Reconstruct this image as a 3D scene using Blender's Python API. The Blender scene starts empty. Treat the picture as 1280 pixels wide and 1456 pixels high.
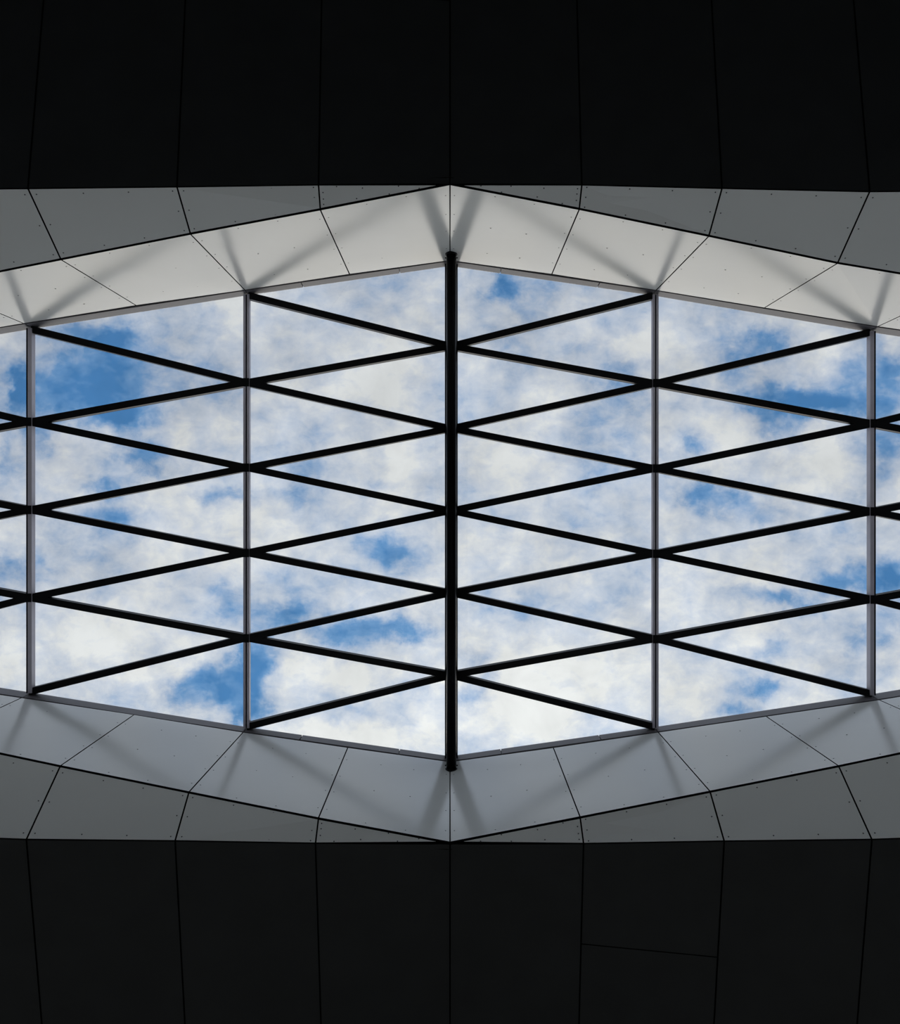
import bpy, bmesh, math
from mathutils import Vector

C = bpy.context.scene.collection
sc = bpy.context.scene
EYE = 1.6                      # camera height above the hall floor
F = 1250.0                     # focal length in pixels of the 1280 x 1456 frame

# ------------------------------------------------------------------ camera
cam_d = bpy.data.cameras.new('camera')
cam_d.sensor_fit = 'HORIZONTAL'
cam_d.sensor_width = 36.0
cam_d.lens = 36.0 * F / 1280.0
cam_d.clip_start = 0.05
cam_d.clip_end = 500
cam = bpy.data.objects.new('camera', cam_d)
cam.location = (0, 0, EYE)
cam.rotation_euler = (math.pi, 0, 0)      # straight up; picture right = +x, picture bottom = +y
C.objects.link(cam)
sc.camera = cam

# ------------------------------------------------------------------ exposure
sc.view_settings.view_transform = 'Standard'
sc.view_settings.look = 'None'
sc.view_settings.gamma = 1.0
sc.view_settings.use_curve_mapping = False
sc.view_settings.exposure = 0.0
sc.cycles.max_bounces = 10
sc.cycles.diffuse_bounces = 6
sc.cycles.transparent_max_bounces = 24
sc.cycles.use_denoising = True


def lin(r, g, b):
    f = lambda c: (c / 255 / 12.92) if c / 255 <= 0.04045 else ((c / 255 + 0.055) / 1.055) ** 2.4
    return (f(r), f(g), f(b), 1.0)


# ------------------------------------------------------------------ sky
# A cloud deck at constant height: direction / z gives a point on the deck.  Openings of blue are
# (x, y, radius x, radius y, depth) on that deck, in thousandths of the deck height.
OPENINGS = [
    (130, 535, 96, 44, .62), (84, 572, 60, 26, .42), (190, 560, 50, 26, .2), (112, 470, 50, 16, .32), (165, 486, 26, 12, .4), (29, 545, 12, 32, .42),
    (250, 470, 80, 48, .20), (300, 462, 26, 16, .12), (203, 648, 30, 28, .52), (152, 690, 26, 12, .46),
    (58, 622, 18, 26, .36), (8, 655, 24, 42, .30), (175, 590, 52, 13, .34), (292, 702, 22, 12, .34),
    (340, 706, 14, 10, .30), (150, 736, 45, 14, .30), (22, 797, 26, 24, .42), (56, 795, 16, 22, .28),
    (322, 848, 22, 34, .26), (314, 972, 38, 30, .58), (254, 990, 26, 14, .36), (346, 930, 16, 26, .40),
    (340, 1016, 12, 16, .42), (376, 945, 26, 32, .48), (362, 1004, 16, 36, .42), (390, 880, 38, 18, .44),
    (432, 872, 22, 14, .26), (536, 776, 44, 19, .40), (572, 790, 28, 20, .24), (520, 886, 48, 16, .46),
    (574, 902, 40, 12, .44), (478, 907, 32, 14, .40), (486, 828, 46, 18, .18), (440, 664, 20, 14, .22),
    (402, 700, 44, 12, .24), (545, 692, 20, 8, .22), (470, 590, 44, 22, .10), (500, 425, 60, 40, .10),
    (722, 412, 20, 17, .50), (745, 400, 42, 24, .20), (716, 446, 34, 22, .18), (826, 404, 60, 18, .16),
    (820, 502, 26, 14, .28), (882, 527, 46, 12, .34), (884, 550, 28, 10, .46), (890, 574, 36, 16, .36),
    (846, 602, 50, 22, .16), (1085, 482, 32, 21, .50), (1052, 500, 26, 14, .34), (1130, 566, 80, 16, .44),
    (1180, 578, 60, 16, .40), (1205, 530, 46, 26, .26), (1268, 520, 24, 32, .46), (1262, 640, 20, 42, .46),
    (1108, 600, 34, 20, .46), (984, 640, 30, 12, .34), (1002, 706, 46, 17, .52), (962, 686, 22, 16, .30),
    (1095, 728, 46, 12, .26), (1210, 634, 22, 22, .30), (1206, 826, 42, 21, .50), (1262, 824, 24, 24, .50),
    (1124, 860, 42, 11, .42), (1062, 845, 36, 10, .28), (1222, 914, 24, 16, .32), (1170, 892, 40, 14, .22),
    (1098, 920, 26, 12, .28), (1094, 972, 32, 14, .36), (1048, 1010, 30, 8, .26), (915, 756, 40, 30, .24),
    (668, 932, 26, 13, .34), (664, 986, 20, 18, .46), (692, 962, 20, 9, .30), (700, 872, 46, 16, .12),
    (588, 978, 22, 18, .22), (478, 1000, 36, 14, .16), (860, 850, 60, 40, .10), (90, 820, 90, 40, .12),
    (690, 480, 40, 20, .12), (1010, 540, 40, 26, .14), (1010, 470, 60, 20, .06),
    # thick, bright cloud
    (480, 480, 90, 40, -.16), (560, 552, 40, 26, -.14), (140, 640, 46, 24, -.22), (330, 418, 36, 18, -.25),
    (475, 958, 50, 20, -.30), (120, 905, 80, 40, -.20), (215, 955, 60, 24, -.24), (900, 480, 40, 22, -.22),
    (790, 570, 80, 26, -.10), (1160, 492, 60, 12, -.14), (1060, 660, 90, 30, -.14), (980, 610, 50, 22, -.16),
    (790, 960, 80, 50, -.22), (740, 1020, 60, 40, -.28), (960, 960, 46, 40, -.20), (500, 1045, 120, 18, -.30),
    (230, 790, 90, 36, -.12), (600, 860, 40, 20, -.16), (1080, 800, 60, 30, -.12), (1120, 890, 40, 20, -.12),
    (560, 640, 60, 30, -.14), (10, 560, 18, 26, -.2), (60, 490, 30, 26, -.14), (215, 700, 50, 22, -.12),
]
SUN_DIR = Vector((0.04, 0.52, 0.85)).normalized()

w = bpy.data.worlds.new('sky')
sc.world = w
w.use_nodes = True
nt = w.node_tree
nt.nodes.clear()
N, L = nt.nodes, nt.links


def node(t, **kw):
    n = N.new(t)
    for k, v in kw.items():
        setattr(n, k, v)
    return n


def put(sock, v):
    if isinstance(v, bpy.types.NodeSocket):
        L.new(v, sock)
    else:
        sock.default_value = v


def mth(op, a, b=0.0, c=0.0, clamp=False):
    n = node('ShaderNodeMath', operation=op, use_clamp=clamp)
    put(n.inputs[0], a); put(n.inputs[1], b); put(n.inputs[2], c)
    return n.outputs[0]


def vec(op, a, b=(0, 0, 0), c=(0, 0, 0), out=0):
    n = node('ShaderNodeVectorMath', operation=op)
    put(n.inputs[0], a); put(n.inputs[1], b); put(n.inputs[2], c)
    return n.outputs[out]


def noise(v, scale, detail=4, rough=.55, dist=0.0, col=False):
    n = node('ShaderNodeTexNoise')
    put(n.inputs['Vector'], v)
    n.inputs['Scale'].default_value = scale
    n.inputs['Detail'].default_value = detail
    n.inputs['Roughness'].default_value = rough
    n.inputs['Distortion'].default_value = dist
    return n.outputs['Color' if col else 'Fac']


def mixc(f, a, b, mode='MIX'):
    n = node('ShaderNodeMix', data_type='RGBA', blend_type=mode)
    put(n.inputs[0], f); put(n.inputs[6], a); put(n.inputs[7], b)
    return n.outputs[2]


tc = node('ShaderNodeTexCoord')
D = tc.outputs['Generated']
sep = node('ShaderNodeSeparateXYZ')
L.new(D, sep.inputs[0])
zc = mth('MAXIMUM', sep.outputs[2], 0.06)
cmb = node('ShaderNodeCombineXYZ')
put(cmb.inputs[0], mth('DIVIDE', sep.outputs[0], zc))
put(cmb.inputs[1], mth('DIVIDE', sep.outputs[1], zc))
deck = vec('MULTIPLY_ADD', cmb.outputs[0], (F, F, 0), (640, 728, 0))     # deck coordinate
unit = vec('SCALE', deck)
unit.node.inputs[3].default_value = .01
w1 = vec('SUBTRACT', noise(unit, 1.3, 6, .64, 0, True), (.5, .5, .5))
w2 = vec('SUBTRACT', noise(unit, 4.5, 4, .6, 0, True), (.5, .5, .5))
warped = vec('MULTIPLY_ADD', w1, (90, 66, 0), deck)
warped = vec('MULTIPLY_ADD', w2, (30, 26, 0), warped)
acc = 0.0
for (x, y, rx, ry, s) in OPENINGS:
    q = vec('MULTIPLY_ADD', warped, (1 / rx, 1 / ry, 0), (-x / rx, -y / ry, 0))
    d2 = vec('DOT_PRODUCT', q, q, out=1)
    g = mth('POWER', 0.45, d2)
    acc = mth('MULTIPLY_ADD', g, -.95 * s, acc)
billow = noise(vec('MULTIPLY_ADD', w1, (.5, .5, 0), unit), 1.0, 6, .52, .2)
wisps = noise(vec('MULTIPLY', unit, (1.0, 1.5, 1)), 3.4, 7, .64, .35)
cover = mth('MULTIPLY_ADD', billow, 1.22, acc)
cover = mth('MULTIPLY_ADD', wisps, .60, cover)
cover = mth('ADD', cover, -.15)          # about 0.8 in plain cloud
ramp = node('ShaderNodeValToRGB')
L.new(cover, ramp.inputs[0])
cr = ramp.color_ramp
stops = [(.12, lin(76, 132, 187)), (.32, lin(110, 155, 202)), (.49, lin(157, 181, 212)),
         (.65, lin(191, 203, 220)), (.78, lin(209, 216, 226)), (.96, lin(232, 234, 233))]
cr.elements[0].position, cr.elements[0].color = stops[0]
cr.elements[1].position, cr.elements[1].color = stops[-1]
for p, c in stops[1:-1]:
    e = cr.elements.new(p)
    e.color = c
sunward = mth('MAXIMUM', vec('DOT_PRODUCT', vec('NORMALIZE', D), tuple(SUN_DIR), out=1), 0.0)
sun2 = mth('MULTIPLY', sunward, sunward)
grey = node('ShaderNodeMapRange')            # thinner and thicker parts of the deck
L.new(noise(vec('ADD', unit, (7.3, 2.1, 0)), .85, 5, .6, .3), grey.inputs[0])
grey.inputs[1].default_value = .32; grey.inputs[2].default_value = .66
grey.inputs[3].default_value = .83; grey.inputs[4].default_value = 1.04
gain = mth('MULTIPLY', mth('MULTIPLY_ADD', mth('MULTIPLY', sun2, sun2), .42, .79), grey.outputs[0])
tint = mixc(mth('MULTIPLY', sun2, 1.0, clamp=True), (.955, .98, 1.03, 1), (1.0, 1.0, .985, 1))
skyc = mixc(1.0, ramp.outputs[0], tint, 'MULTIPLY')
below = node('ShaderNodeMapRange')          # the ground outside, under the horizon
L.new(sep.outputs[2], below.inputs[0])
below.inputs[1].default_value = .02; below.inputs[2].default_value = -.02
skyc = mixc(below.outputs[0], skyc, (.16, .16, .15, 1))
bg = node('ShaderNodeBackground')
L.new(skyc, bg.inputs[0])
L.new(gain, bg.inputs[1])
out = node('ShaderNodeOutputWorld')
L.new(bg.outputs[0], out.inputs[0])

# the sun behind bright cloud: a wide, soft source
sun_d = bpy.data.lights.new('sun', 'SUN')
sun_d.energy = 0.39
sun_d.angle = math.radians(50)
sun_d.color = (1.0, .83, .58)
sun = bpy.data.objects.new('sun', sun_d)
sun.rotation_euler = SUN_DIR.to_track_quat('Z', 'Y').to_euler()
sun.location = (0, 8, 22)
C.objects.link(sun)


# ------------------------------------------------------------------ materials
def material(name, base, rough=.5, ior=1.5, metal=0.0, spec=.5, mottling=0.0, scale=6.0, bump=0.0, bscale=60, rvar=0.0):
    m = bpy.data.materials.new(name)
    m.use_nodes = True
    t = m.node_tree
    p = t.nodes['Principled BSDF']
    p.inputs['Base Color'].default_value = base
    p.inputs['Roughness'].default_value = rough
    p.inputs['IOR'].default_value = ior
    p.inputs['Metallic'].default_value = metal
    p.inputs['Specular IOR Level'].default_value = spec
    co = t.nodes.new('ShaderNodeTexCoord')
    if mottling:
        n = t.nodes.new('ShaderNodeTexNoise')
        n.inputs['Scale'].default_value = scale
        n.inputs['Detail'].default_value = 5
        t.links.new(co.outputs['Object'], n.inputs['Vector'])
        r = t.nodes.new('ShaderNodeMapRange')
        r.inputs[1].default_value = .3; r.inputs[2].default_value = .7
        r.inputs[3].default_value = 1 - mottling; r.inputs[4].default_value = 1 + mottling
        t.links.new(n.outputs['Fac'], r.inputs[0])
        s = t.nodes.new('ShaderNodeVectorMath'); s.operation = 'SCALE'
        s.inputs[0].default_value = base[:3]
        t.links.new(r.outputs[0], s.inputs[3])
        t.links.new(s.outputs[0], p.inputs['Base Color'])
    if bump:
        n = t.nodes.new('ShaderNodeTexNoise')
        n.inputs['Scale'].default_value = bscale
        n.inputs['Detail'].default_value = 3
        t.links.new(co.outputs['Object'], n.inputs['Vector'])
        b = t.nodes.new('ShaderNodeBump')
        b.inputs['Strength'].default_value = bump
        b.inputs['Distance'].default_value = .01
        t.links.new(n.outputs['Fac'], b.inputs['Height'])
        t.links.new(b.outputs['Normal'], p.inputs['Normal'])
    return m


def glass_material():
    m = bpy.data.materials.new('clear_glass')
    m.use_nodes = True
    t = m.node_tree
    t.nodes.clear()
    lw = t.nodes.new('ShaderNodeLayerWeight')
    pw = t.nodes.new('ShaderNodeMath'); pw.operation = 'POWER'; pw.inputs[1].default_value = 5
    t.links.new(lw.outputs['Facing'], pw.inputs[0])
    ma = t.nodes.new('ShaderNodeMath'); ma.operation = 'MULTIPLY_ADD'
    ma.inputs[1].default_value = .8; ma.inputs[2].default_value = .025
    t.links.new(pw.outputs[0], ma.inputs[0])
    tr = t.nodes.new('ShaderNodeBsdfTransparent'); tr.inputs[0].default_value = (.992, .996, .998, 1)
    gl = t.nodes.new('ShaderNodeBsdfGlossy'); gl.inputs['Roughness'].default_value = .02
    mx = t.nodes.new('ShaderNodeMixShader')
    t.links.new(ma.outputs[0], mx.inputs[0]); t.links.new(tr.outputs[0], mx.inputs[1]); t.links.new(gl.outputs[0], mx.inputs[2])
    o = t.nodes.new('ShaderNodeOutputMaterial')
    t.links.new(mx.outputs[0], o.inputs[0])
    return m


M_PALE = material('pale_lacquered_panel', (.895, .915, .895, 1), .18, 1.75, mottling=.02, scale=.8)
M_DARK = material('dark_ceiling_panel', (.026, .028, .0285, 1), .55, 1.45, spec=.25, mottling=.10, scale=2.2, bump=.05)
M_BACK = material('black_backing', (.004, .004, .004, 1), .9, spec=.1)
M_EDGE = material('black_panel_edge', (.006, .006, .006, 1), .9, spec=.1)
M_RIVET = material('grey_rivet', (.06, .065, .07, 1), .5)
M_BLACK = material('black_steel', (.0035, .0032, .0042, 1), .42, spec=.18, mottling=.1)
M_TUBE = material('black_satin_steel', (.002, .0022, .003, 1), .22, spec=.06, mottling=.1)
M_ALU = material('grey_anodised_aluminium', (.68, .64, .72, 1), .40, spec=.4, mottling=.05)
M_ALU2 = material('dull_grey_aluminium', (.20, .19, .205, 1), .45, spec=.4, mottling=.05)
M_GASKET = material('pale_gasket', (.30, .30, .31, 1), .6)
M_FLOOR = material('pale_stone_floor', (.64, .65, .65, 1), .5, mottling=.08, scale=1.5)
M_WALL = material('pale_plaster', (.66, .66, .66, 1), .8, mottling=.06)
M_WALL2 = material('dark_plaster', (.10, .10, .10, 1), .8, mottling=.06)
M_GLASS = glass_material()


# ------------------------------------------------------------------ mesh helpers
def mesh_obj(name, verts, faces, mat, parent=None, kind=None, smooth=False):
    me = bpy.data.meshes.new(name)
    me.from_pydata([tuple(v) for v in verts], [], faces)
    bm = bmesh.new(); bm.from_mesh(me)
    bmesh.ops.recalc_face_normals(bm, faces=bm.faces[:])
    bm.to_mesh(me); bm.free()
    if smooth:
        for p in me.polygons:
            p.use_smooth = len(p.vertices) == 4
    me.materials.append(mat)
    o = bpy.data.objects.new(name, me)
    C.objects.link(o)
    if parent:
        o.parent = parent
    if kind:
        o['kind'] = kind
    return o


def empty(name, label, cat, kind=None, group=None):
    o = bpy.data.objects.new(name, None)
    o.empty_display_size = .2
    C.objects.link(o)
    return tag(o, label, cat, kind, group)


def tag(o, label, cat, kind=None, group=None):
    o['label'] = label
    o['category'] = cat
    if kind: o['kind'] = kind
    if group: o['group'] = group
    return o


def prism(poly, n, th):
    """polygon pushed by th along n: verts, faces of a closed slab"""
    k = len(poly)
    v = list(poly) + [p + n * th for p in poly]
    f = [tuple(range(k)), tuple(range(2 * k - 1, k - 1, -1))]
    for i in range(k):
        j = (i + 1) % k
        f.append((i, j, k + j, k + i))
    return v, f


def poly_normal(poly):
    n = Vector((0, 0, 0))
    for i, p in enumerate(poly):
        q = poly[(i + 1) % len(poly)]
        n += p.cross(q)
    return n.normalized()


def inset(poly, amounts):
    """move edge i (from vertex i to i+1) inwards by amounts[i] in the polygon's own plane"""
    n = poly_normal(poly)
    k = len(poly)
    e = [(poly[(i + 1) % k] - poly[i]).normalized() for i in range(k)]
    ins = [n.cross(d) for d in e]
    res = []
    for i, p in enumerate(poly):
        a, b = i - 1, i
        na, nb = ins[a], ins[b]
        da, db = amounts[a % k], amounts[b]
        c = na.dot(nb)
        det = 1 - c * c
        if det < 1e-5:
            res.append(p + nb * db)
            continue
        al = (da - c * db) / det
        be = (db - c * da) / det
        res.append(p + na * al + nb * be)
    return res


def box_between(a, b, width, h0, h1, shift=0.0):
    """bar along a-b, horizontal width, from h0 to h1 above the line"""
    d = (b - a); side = Vector((-d.y, d.x, 0)).normalized()
    up = Vector((0, 0, 1))
    v = []
    for p in (a, b):
        for s in (-1, 1):
            for h in (h0, h1):
                v.append(p + side * (s * width / 2 + shift) + up * h)
    f = [(0, 1, 3, 2), (4, 6, 7, 5), (0, 4, 5, 1), (2, 3, 7, 6), (0, 2, 6, 4), (1, 5, 7, 3)]
    return v, f


def join(lists):
    V, Fc = [], []
    for v, f in lists:
        o = len(V)
        V += v
        Fc += [tuple(i + o for i in q) for q in f]
    return V, Fc


def tube(a, b, r, seg=28):
    d = (b - a).normalized()
    x = d.orthogonal().normalized(); y = d.cross(x)
    v, f = [], []
    for p in (a, b):
        for i in range(seg):
            t = 2 * math.pi * i / seg
            v.append(p + x * (r * math.cos(t)) + y * (r * math.sin(t)))
    for i in range(seg):
        j = (i + 1) % seg
        f.append((i, j, seg + j, seg + i))
    f.append(tuple(range(seg - 1, -1, -1)))
    f.append(tuple(range(seg, 2 * seg)))
    return v, f


# ------------------------------------------------------------------ survey of the opening (metres, z above eye)
MOD = 1.5                                        # panel module along x
ZN = {0: 13.334, 2: 12.889, 4: 12.499, 6: 12.11}  # underside of the glazing bars
S = 1.25                                         # spacing of the nodes across
ZG = [13.209, 12.988, 12.767, 12.550, 12.334, 12.118, 11.90]
ZM = [10.109 + .0226 * k for k in range(7)]
ZD = [10.105, 9.916, 9.636, 9.377, 9.12, 8.87, 8.62]
YD = [3.790, 3.715, 3.581, 3.462, 3.34, 3.22, 3.10]
FS = .161                                        # rise of the dark ceiling per metre away from the opening
YEND = 9.0
GT = {0: (640, 370.5), -1: (497.2, 390), 1: (784.7, 390), -2: (348.4, 412.5), 2: (933, 412.8), -3: (193.8, 434.4),
      3: (1086.9, 437.8), -4: (34, 460), 4: (1248, 464.4)}
GB = {0: (640, 1083), -1: (494.7, 1062.8), 1: (786.9, 1063), -2: (346, 1041), 2: (936, 1041), -3: (191, 1016),
      3: (1089.4, 1018.4), -4: (31, 992), 4: (1250, 995)}
MT = {0: (640, 262.5), -1: (455.6, 298.4), 1: (823.8, 297.8), -2: (271, 333), 2: (1008, 336), -3: (86.9, 369.3), 3: (1191, 374.5)}
MB = {0: (640, 1197.5), -1: (453, 1163), 1: (825, 1161.5), -2: (268.8, 1126), 2: (1009.7, 1125), -3: (86, 1088.8), 3: (1192.5, 1088.8)}
DT = {0: (640, 261.5), -1: (453, 262.8), 1: (827.5, 262.8), -2: (251.6, 265.6), 2: (1026.9, 267.7), -3: (39.7, 268), 3: (1236.9, 272.4)}
DB = {0: (640, 1200), -1: (448.7, 1199), 1: (830, 1199.5), -2: (249, 1195.6), 2: (1030, 1196), -3: (37.5, 1193.6), 3: (1240, 1193.6)}
FT = {-3: 62, -2: 263.5, -1: 457.5, 0: 640, 1: 820.5, 2: 1012, 3: 1214}
FB = {-3: 59.5, -2: 263, -1: 456.5, 0: 640, 1: 823.5, 2: 1015.5, 3: 1219}


def sight(px, py, z):
    return Vector(((px - 640) * z / F, (py - 728) * z / F, z + EYE))


def row(kind, k, j):
    """point of the opening at module k on side j (-1 picture top, +1 picture bottom)"""
    a = abs(k)
    if kind == 'g':
        t, z, y = (GT if j < 0 else GB), ZG[a], 3.785 - .2915 * a
    elif kind == 'm':
        t, z, y = (MT if j < 0 else MB), ZM[a], 3.7876 - .289 * a
    else:
        t, z, y = (DT if j < 0 else DB), ZD[a], YD[a]
    if k in t:
        return sight(*t[k], z)
    return Vector((k * MOD, j * y, z + EYE))


def ceiling_point(k, j, y):
    """point on joint k of the dark ceiling at distance y from the axis"""
    d = row('d', k, j)
    y0 = abs(d.y)
    t = FT if j < 0 else FB
    z0 = d.z - EYE
    # where the sight line to the frame edge meets the slope
    ye = 728 / F * (z0 - FS * y0) / (1 - FS * 728 / F)
    if k in t:
        xe = (t[k] - 640) / F * (z0 + FS * (ye - y0))
        x = d.x + (xe - d.x) * (y - y0) / (ye - y0)
    else:
        x = d.x
    return Vector((x, j * y, z0 + FS * (y - y0) + EYE))


def node_point(k, j):
    return Vector((k * MOD + .014, j * S - .019 + .003 * k, ZN[abs(k)] + EYE))


# ------------------------------------------------------------------ large structure: hall shell
XE = 6 * MOD


def shell_box(name, x0, x1, y0, y1, z0, z1, mat, label, cat):
    v = [Vector((x, y, z)) for x in (x0, x1) for y in (y0, y1) for z in (z0, z1)]
    f = [(0, 1, 3, 2), (4, 6, 7, 5), (0, 4, 5, 1), (2, 3, 7, 6), (0, 2, 6, 4), (1, 5, 7, 3)]
    return tag(mesh_obj(name, v, f, mat), label, cat, 'structure')


shell_box('floor', -XE - .3, XE + .3, -YEND - .3, YEND + .3, -.3, 0, M_FLOOR, 'pale stone floor of the hall below the skylight', 'floor')
shell_box('wall_left', -XE - .3, -XE, -YEND - .3, YEND + .3, 0, 15.2, M_WALL, 'plain pale end wall beyond the left edge of the view', 'wall')
shell_box('wall_right', XE, XE + .3, -YEND - .3, YEND + .3, 0, 15.2, M_WALL, 'plain pale end wall beyond the right edge of the view', 'wall')


def open_wall(name, y0, y1, zlo, zhi, piers, mat, label):
    """unseen hall wall; openings between its piers are added to bring in bounce light"""
    bits = []
    for (x0, x1, z0, z1) in [(-XE, XE, 0, zlo), (-XE, XE, zhi, 13.2)] + [(a, b, zlo, zhi) for a, b in piers]:
        v = [Vector((x, y, z)) for x in (x0, x1) for y in (y0, y1) for z in (z0, z1)]
        bits.append((v, [(0, 1, 3, 2), (4, 6, 7, 5), (0, 4, 5, 1), (2, 3, 7, 6), (0, 2, 6, 4), (1, 5, 7, 3)]))
    return tag(mesh_obj(name, *join(bits), mat), label, 'wall', 'structure')


open_wall('wall_hall_back', -YEND - .3, -YEND, .6, 2.6, [(-XE, -8), (-4.2, -3.8), (-.2, .2), (3.8, 4.2), (8, XE)], M_WALL2,  # unseen wall, low openings added to bounce some daylight upwards
          'dark hall wall with low openings added for bounce light, beyond the top edge of the view')
open_wall('wall_hall_front', YEND, YEND + .3, .4, 10.0, [(-XE, -8.6), (-4.5, -4.1), (-.2, .2), (4.1, 4.5), (8.6, XE)], M_WALL,  # unseen wall, tall openings added to light the flared bands from below
          'pale hall wall with tall openings added for bounce light, beyond the bottom edge of the view')


# black sheet behind the panels, one strip per surface, sharing edges so that no daylight leaks in
def back_point(kind, k, j):
    if kind == 'g':
        p = row('g', k, j)
        zt = ZN[abs(k) if abs(k) % 2 == 0 else abs(k) + 1]
        if abs(k) % 2:
            zt = (ZN[abs(k) - 1] + ZN[abs(k) + 1]) / 2
        return Vector((p.x, p.y + j * .085, zt + EYE + .12))
    p = row(kind, k, j) if kind != 'f' else ceiling_point(k, j, YEND)
    off = {'m': (.085, .0), 'd': (.06, .055), 'f': (0, .06)}[kind]
    return Vector((p.x, p.y + j * off[0], p.z + off[1]))


def sheet(name, a, b, j, label, cat):
    v, f = [], []
    for k in range(-6, 7):
        v += [back_point(a, k, j), back_point(b, k, j)]
    n = len(v)
    lift = Vector((0, j * .03, .03))
    v += [p + lift for p in v]
    for i in range(12):
        q = (2 * i, 2 * i + 1, 2 * i + 3, 2 * i + 2)
        f.append(q)
        f.append(tuple(x + n for x in reversed(q)))
    rim = [2 * i for i in range(13)] + [2 * i + 1 for i in range(12, -1, -1)]
    for i in range(len(rim)):
        p, q = rim[i], rim[(i + 1) % len(rim)]
        f.append((p, q, q + n, p + n))
    return tag(mesh_obj(name, v, f, M_BACK), label, cat, 'structure')


WALLS = {
    -1: sheet('wall_north', 'g', 'm', -1, 'brighter warm white panelled side of the skylight well, above the glass in the view', 'wall'),
    1: sheet('wall_south', 'g', 'm', 1, 'cooler grey white panelled side of the skylight well, below the glass in the view', 'wall')}
LOWER = {
    -1: sheet('wall_north_lower', 'm', 'd', -1, 'grey flared panel band between the warm white wall and black ceiling', 'wall'),
    1: sheet('wall_south_lower', 'm', 'd', 1, 'dark grey flared panel band between the cool grey wall and black ceiling', 'wall')}
CEIL = {
    -1: sheet('ceiling', 'd', 'f', -1, 'black panelled ceiling along the upper edge of the view', 'ceiling'),
    1: sheet('ceiling', 'd', 'f', 1, 'black panelled ceiling with one cross joint along the lower edge of the view', 'ceiling')}


def rivet_disc(c, n, r=.0085):
    x = n.orthogonal().normalized(); y = n.cross(x)
    poly = [c + x * (r * math.cos(t * math.pi / 3)) + y * (r * math.sin(t * math.pi / 3)) for t in range(6)]
    return prism([p + n * .002 for p in poly], -n, .003)


def panel(parent, poly, gaps, mat, rivets=None, th=.02, label=None):
    q = inset(poly, gaps)
    n = poly_normal(q)
    mid = sum(q, Vector()) / len(q)
    if n.dot(Vector((0, 0, EYE)) - mid) < 0:
        n = -n
    o = mesh_obj('panel', *prism(q, -n, th), mat, parent)
    o.data.materials.append(M_EDGE)                  # black cut edges of the sheet
    for p in o.data.polygons:
        if abs(p.normal.dot(n)) < .5:
            p.material_index = 1
    if label:
        o['label'] = label
    if rivets:
        pts = rivets(q)
        mesh_obj('rivets', *join([rivet_disc(p, n) for p in pts]), M_RIVET, o, 'stuff')
    return o


def lerp2(q, u, v):
    a = q[0].lerp(q[1], u); b = q[3].lerp(q[2], u)
    return a.lerp(b, v)


def wall_rivets(q):
    # q: lower edge k, lower edge k+1, upper edge k+1, upper edge k
    r = []
    lb = (q[1] - q[0]).length
    e = .045 / lb
    for v in (.10, .32, .54, .80):
        r += [lerp2(q, e, v), lerp2(q, 1 - e, v)]
    for v in (.03, .42, .80):
        r += [lerp2(q, .35, v), lerp2(q, .66, v)]
    return r


def lower_rivets(q):
    r = []
    if len(q) == 4:
        lb = (q[1] - q[0]).length
        e = .05 / lb
        for v in (.07, .5, .93):
            r += [lerp2(q, e, v), lerp2(q, 1 - e, v)]
        for v in (.07, .93):
            r += [lerp2(q, .35, v), lerp2(q, .66, v)]
    else:
        c = sum(q, Vector()) / 3
        for i in range(3):
            a, b = q[i], q[(i + 1) % 3]
            for t in (.3, .62, .88):
                p = a.lerp(b, t)
                r.append(p + (c - p).normalized() * .035)
    return r


for j in (-1, 1):
    for k in range(-6, 6):
        g0, g1, m0, m1, d0, d1 = [row(t, kk, j) for t in 'gmd' for kk in (k, k + 1)]
        panel(WALLS[j], [m0, m1, g1, g0], [.020, .008, .022, .008], M_PALE, wall_rivets)
        if k == 0:
            tri = [m0, m1, d1]; gaps = [.022, .009, .010]
        elif k == -1:
            tri = [m1, d0, m0]; gaps = [.010, .009, .022]
        else:
            tri = [d0, d1, m1, m0]; gaps = [.010, .009, .022, .009]
        panel(LOWER[j], tri, gaps, M_PALE, lower_rivets)

# ------------------------------------------------------------------ dark ceiling panels
def cut_y(px, py, k, j):
    """distance from the axis at which joint k passes picture height py"""
    d = row('d', k, j)
    z0, y0 = d.z - EYE, abs(d.y)
    t = abs(py - 728) / F
    return t * (z0 - FS * y0) / (1 - FS * t)


for j in (-1, 1):
    for k in range(-6, 6):
        cuts = [(abs(row('d', k, j).y), abs(row('d', k + 1, j).y))]
        if j == 1 and k == 1:
            cuts.append((cut_y(827, 1342, 1, 1), cut_y(1019, 1361, 2, 1)))
        elif j == -1 and k == -1:
            cuts.append((cut_y(457, -14, -1, -1), cut_y(640, 1, 0, -1)))
        else:
            o = .12 * ((k * 3 + (j > 0) * 2) % 4)
            cuts.append((6.35 + o, 6.25 + o))
        cuts.append((YEND, YEND))
        for (a0, a1), (b0, b1) in zip(cuts[:-1], cuts[1:]):
            quad = [ceiling_point(k, j, a0), ceiling_point(k + 1, j, a1), ceiling_point(k + 1, j, b1), ceiling_point(k, j, b0)]
            panel(CEIL[j], quad, [.008, .009, .006, .009], M_DARK)

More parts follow.
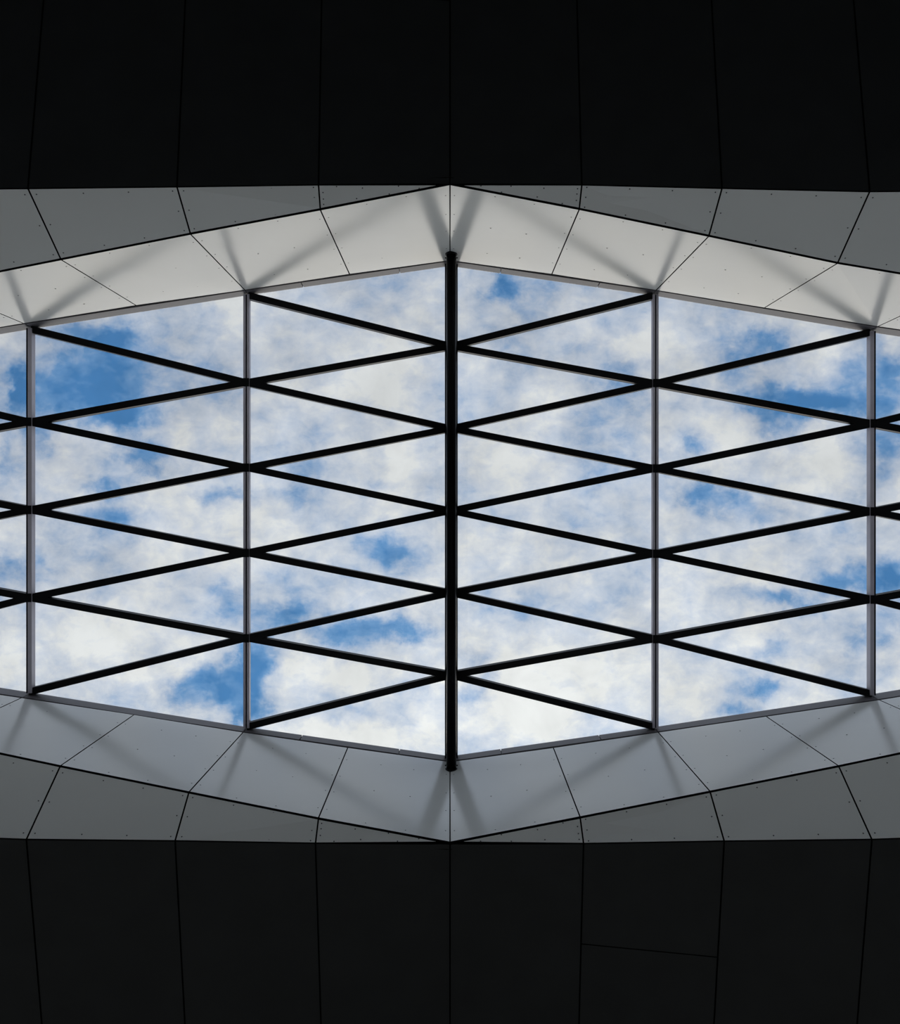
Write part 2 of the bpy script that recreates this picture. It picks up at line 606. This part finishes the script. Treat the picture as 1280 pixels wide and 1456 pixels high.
# ------------------------------------------------------------------ skylight bays
BAR_W, BAR_H = .098, .10
BAYS = [(-6, -4), (-4, -2), (-2, 0), (0, 2), (2, 4), (4, 6)]
BAY_TEXT = ['partly seen skylight bay left of the outer left grey mullion',
            'skylight bay with deepest blue sky between the two left grey mullions',
            'cloudy skylight bay between the inner left grey mullion and the black tube',
            'cloudy skylight bay between the black tube and the inner right grey mullion',
            'skylight bay between the two right grey mullions',
            'partly seen skylight bay right of the outer right grey mullion']
HALF = {0: 3.0, 2: 2.5, 4: 2.0, 6: 1.5}


def edge_point(k, j):
    p = row('g', k, j)
    return Vector((p.x, p.y, ZN[abs(k)] + EYE))


for i, (ka, kb) in enumerate(BAYS):
    win = empty('window_%d' % (i + 1), BAY_TEXT[i], 'skylight', 'structure')
    win['label'] = BAY_TEXT[i]

    def P(k, jj):
        if abs(abs(jj) - HALF[abs(k)]) < .01:
            return edge_point(k, 1 if jj > 0 else -1)
        return node_point(k, jj)

    def col(k):
        h = HALF[abs(k)]
        return [-h + t for t in range(int(2 * h) + 1)]

    ca, cb = col(ka), col(kb)
    up = Vector((0, 0, 1))
    # panes
    tris = []
    for (k1, c1, k2, c2) in ((ka, ca, kb, cb), (kb, cb, ka, ca)):
        for n in range(len(c1) - 1):
            midj = c1[n] + .5
            if any(abs(midj - x) < .01 for x in c2):
                tris.append([P(k1, c1[n]), P(k1, c1[n + 1]), P(k2, midj)])
    for t in tris:
        q = inset(t, [.012] * 3)
        lift = up * (BAR_H + .016)
        mesh_obj('glass_pane', *prism([p + lift for p in q], up, .016), M_GLASS, win)
    # diagonal bars
    for a in ca:
        for b in cb:
            if abs(abs(a - b) - .5) > .01:
                continue
            if abs(abs(a) - HALF[abs(ka)]) < .01 and abs(abs(b) - HALF[abs(kb)]) < .01:
                continue                                    # that line is the edge frame
            p, q = P(ka, a), P(kb, b)
            for (pt, k, jj) in ((p, ka, a), (q, kb, b)):
                if abs(abs(jj) - HALF[abs(k)]) < .01:       # corner node: keep the bar off the wall
                    pt.y -= math.copysign(.04, jj)
            d = (q - p).normalized()
            cut_p = .05 if ka == 0 else .012
            cut_q = .05 if kb == 0 else .012
            p2, q2 = p + d * cut_p, q - d * cut_q
            bar = mesh_obj('glazing_bar', *box_between(p2, q2, BAR_W, 0, BAR_H), M_BLACK, win)
            mesh_obj('gasket', *box_between(p2, q2, BAR_W + .006, BAR_H, BAR_H + .014), M_GASKET, bar)
    # edge frame along both sides
    for j in (-1, 1):
        a, b = row('g', ka, j), row('g', kb, j)
        za, zb = ZN[abs(ka)] + EYE + .13, ZN[abs(kb)] + EYE + .13
        if ka == -2:
            fr = [0, .265, .745, 1]
        elif ka == 0:
            fr = [0, .255, .735, 1]
        else:
            fr = [0, 1]
        back = [Vector((a.x, a.y + j * .024, a.z + .02)), Vector((b.x, b.y + j * .024, b.z + .02)), Vector((b.x, b.y + j * .012, zb)), Vector((a.x, a.y + j * .012, za))]
        mesh_obj('frame_backing', *prism(back, Vector((0, j, 0)), .05), M_BLACK, win)
        for s0, s1 in zip(fr[:-1], fr[1:]):
            s0 += .002; s1 -= .002
            p0, p1 = a.lerp(b, s0), a.lerp(b, s1)
            t0, t1 = za + (zb - za) * s0, za + (zb - za) * s1
            face = [Vector((p0.x, p0.y, p0.z + .034)), Vector((p1.x, p1.y, p1.z + .034)), Vector((p1.x, p1.y - j * .012, t1)), Vector((p0.x, p0.y - j * .012, t0))]
            mesh_obj('edge_frame', *prism(face, Vector((0, j, 0)), .022), M_ALU2, win)

# ------------------------------------------------------------------ mullions across the opening
MULL = {-6: 'grey steel mullion out of view beyond the left edge', -4: 'outer left grey mullion crossing the glass near the left edge',
        -2: 'inner left grey mullion with dark centre groove, left of the black tube',
        2: 'inner right grey mullion with dark centre groove, right of the black tube',
        4: 'outer right grey mullion crossing the glass near the right edge', 6: 'grey steel mullion out of view beyond the right edge'}
for k in (-4, -2, 2, 4):
    root = empty('mullion', MULL[k], 'mullion', group='mullions crossing the skylight')
    a, b = edge_point(k, -1), edge_point(k, 1)
    x = node_point(k, 0).x
    a = Vector((x, a.y + .03, a.z)); b = Vector((x, b.y - .03, b.z))
    s = 1 if k < 0 else -1        # +x is the inner side when k < 0
    if abs(k) == 2:
        for sx in (-1, 1):
            off = Vector((sx * .027, 0, 0))
            mesh_obj('flange', *box_between(a + off, b + off, .032, -.012, .085), M_ALU, root)
        mesh_obj('groove', *box_between(a, b, .020, .012, .10), M_BLACK, root, )
    else:
        mesh_obj('body', *box_between(a + Vector((s * .014, 0, 0)), b + Vector((s * .014, 0, 0)), .056, -.012, .10), M_ALU, root)
        mesh_obj('gasket', *box_between(a - Vector((s * .026, 0, 0)), b - Vector((s * .026, 0, 0)), .020, -.012, .09), M_BLACK, root)
    h = HALF[abs(k)] - 1
    jj = -h
    while jj <= h + .01:
        c = node_point(k, jj)
        hw = .041 if abs(k) == 4 else .043
        v = [c + Vector((dx, dy, dz)) for dx in (-hw, hw) for dy in (-.062, .062) for dz in (-.016, -.0125)]
        f = [(0, 1, 3, 2), (4, 6, 7, 5), (0, 4, 5, 1), (2, 3, 7, 6), (0, 2, 6, 4), (1, 5, 7, 3)]
        mesh_obj('node_shade', v, f, M_BLACK, root)  # added black plate, stands for the shade of the bars on the mullion
        jj += 1

# ------------------------------------------------------------------ ridge beam and round tube
XC = .0195
ridge = empty('ridge_beam', 'flat black steel ridge beam just above the thick black round tube', 'beam')
ya, yb = row('g', 0, -1).y + .02, row('g', 0, 1).y - .02
zr = ZN[0] + EYE
mesh_obj('flange', *box_between(Vector((XC, ya, zr)), Vector((XC, yb, zr)), .195, -.03, .115), M_BLACK, ridge)
mesh_obj('web_plate', *box_between(Vector((XC, ya, zr)), Vector((XC, yb, zr)), .03, -.458, -.03), M_BLACK, ridge)

RT = .0735
zt = 12.80 + EYE
tb = empty('steel_tube', 'thick black round steel tube crossing the middle of the skylight', 'tube')
yt0, yt1 = -3.775, 3.765
mesh_obj('shaft', *tube(Vector((XC, yt0, zt)), Vector((XC, yt1, zt)), RT, 32), M_TUBE, tb, smooth=True)
for y, s in ((yt0, 1), (yt1, -1)):
    fl = mesh_obj('end_flange', *tube(Vector((XC, y - s * .004, zt)), Vector((XC, y + s * .03, zt)), RT + .016, 32), M_BLACK, tb, smooth=True)
    for t in (-1, 1):
        p = Vector((XC + t * (RT + .002), y + s * .075, zt))
        mesh_obj('bolt', *tube(p, p + Vector((t * .018, 0, 0)), .011, 8), M_BLACK, fl)
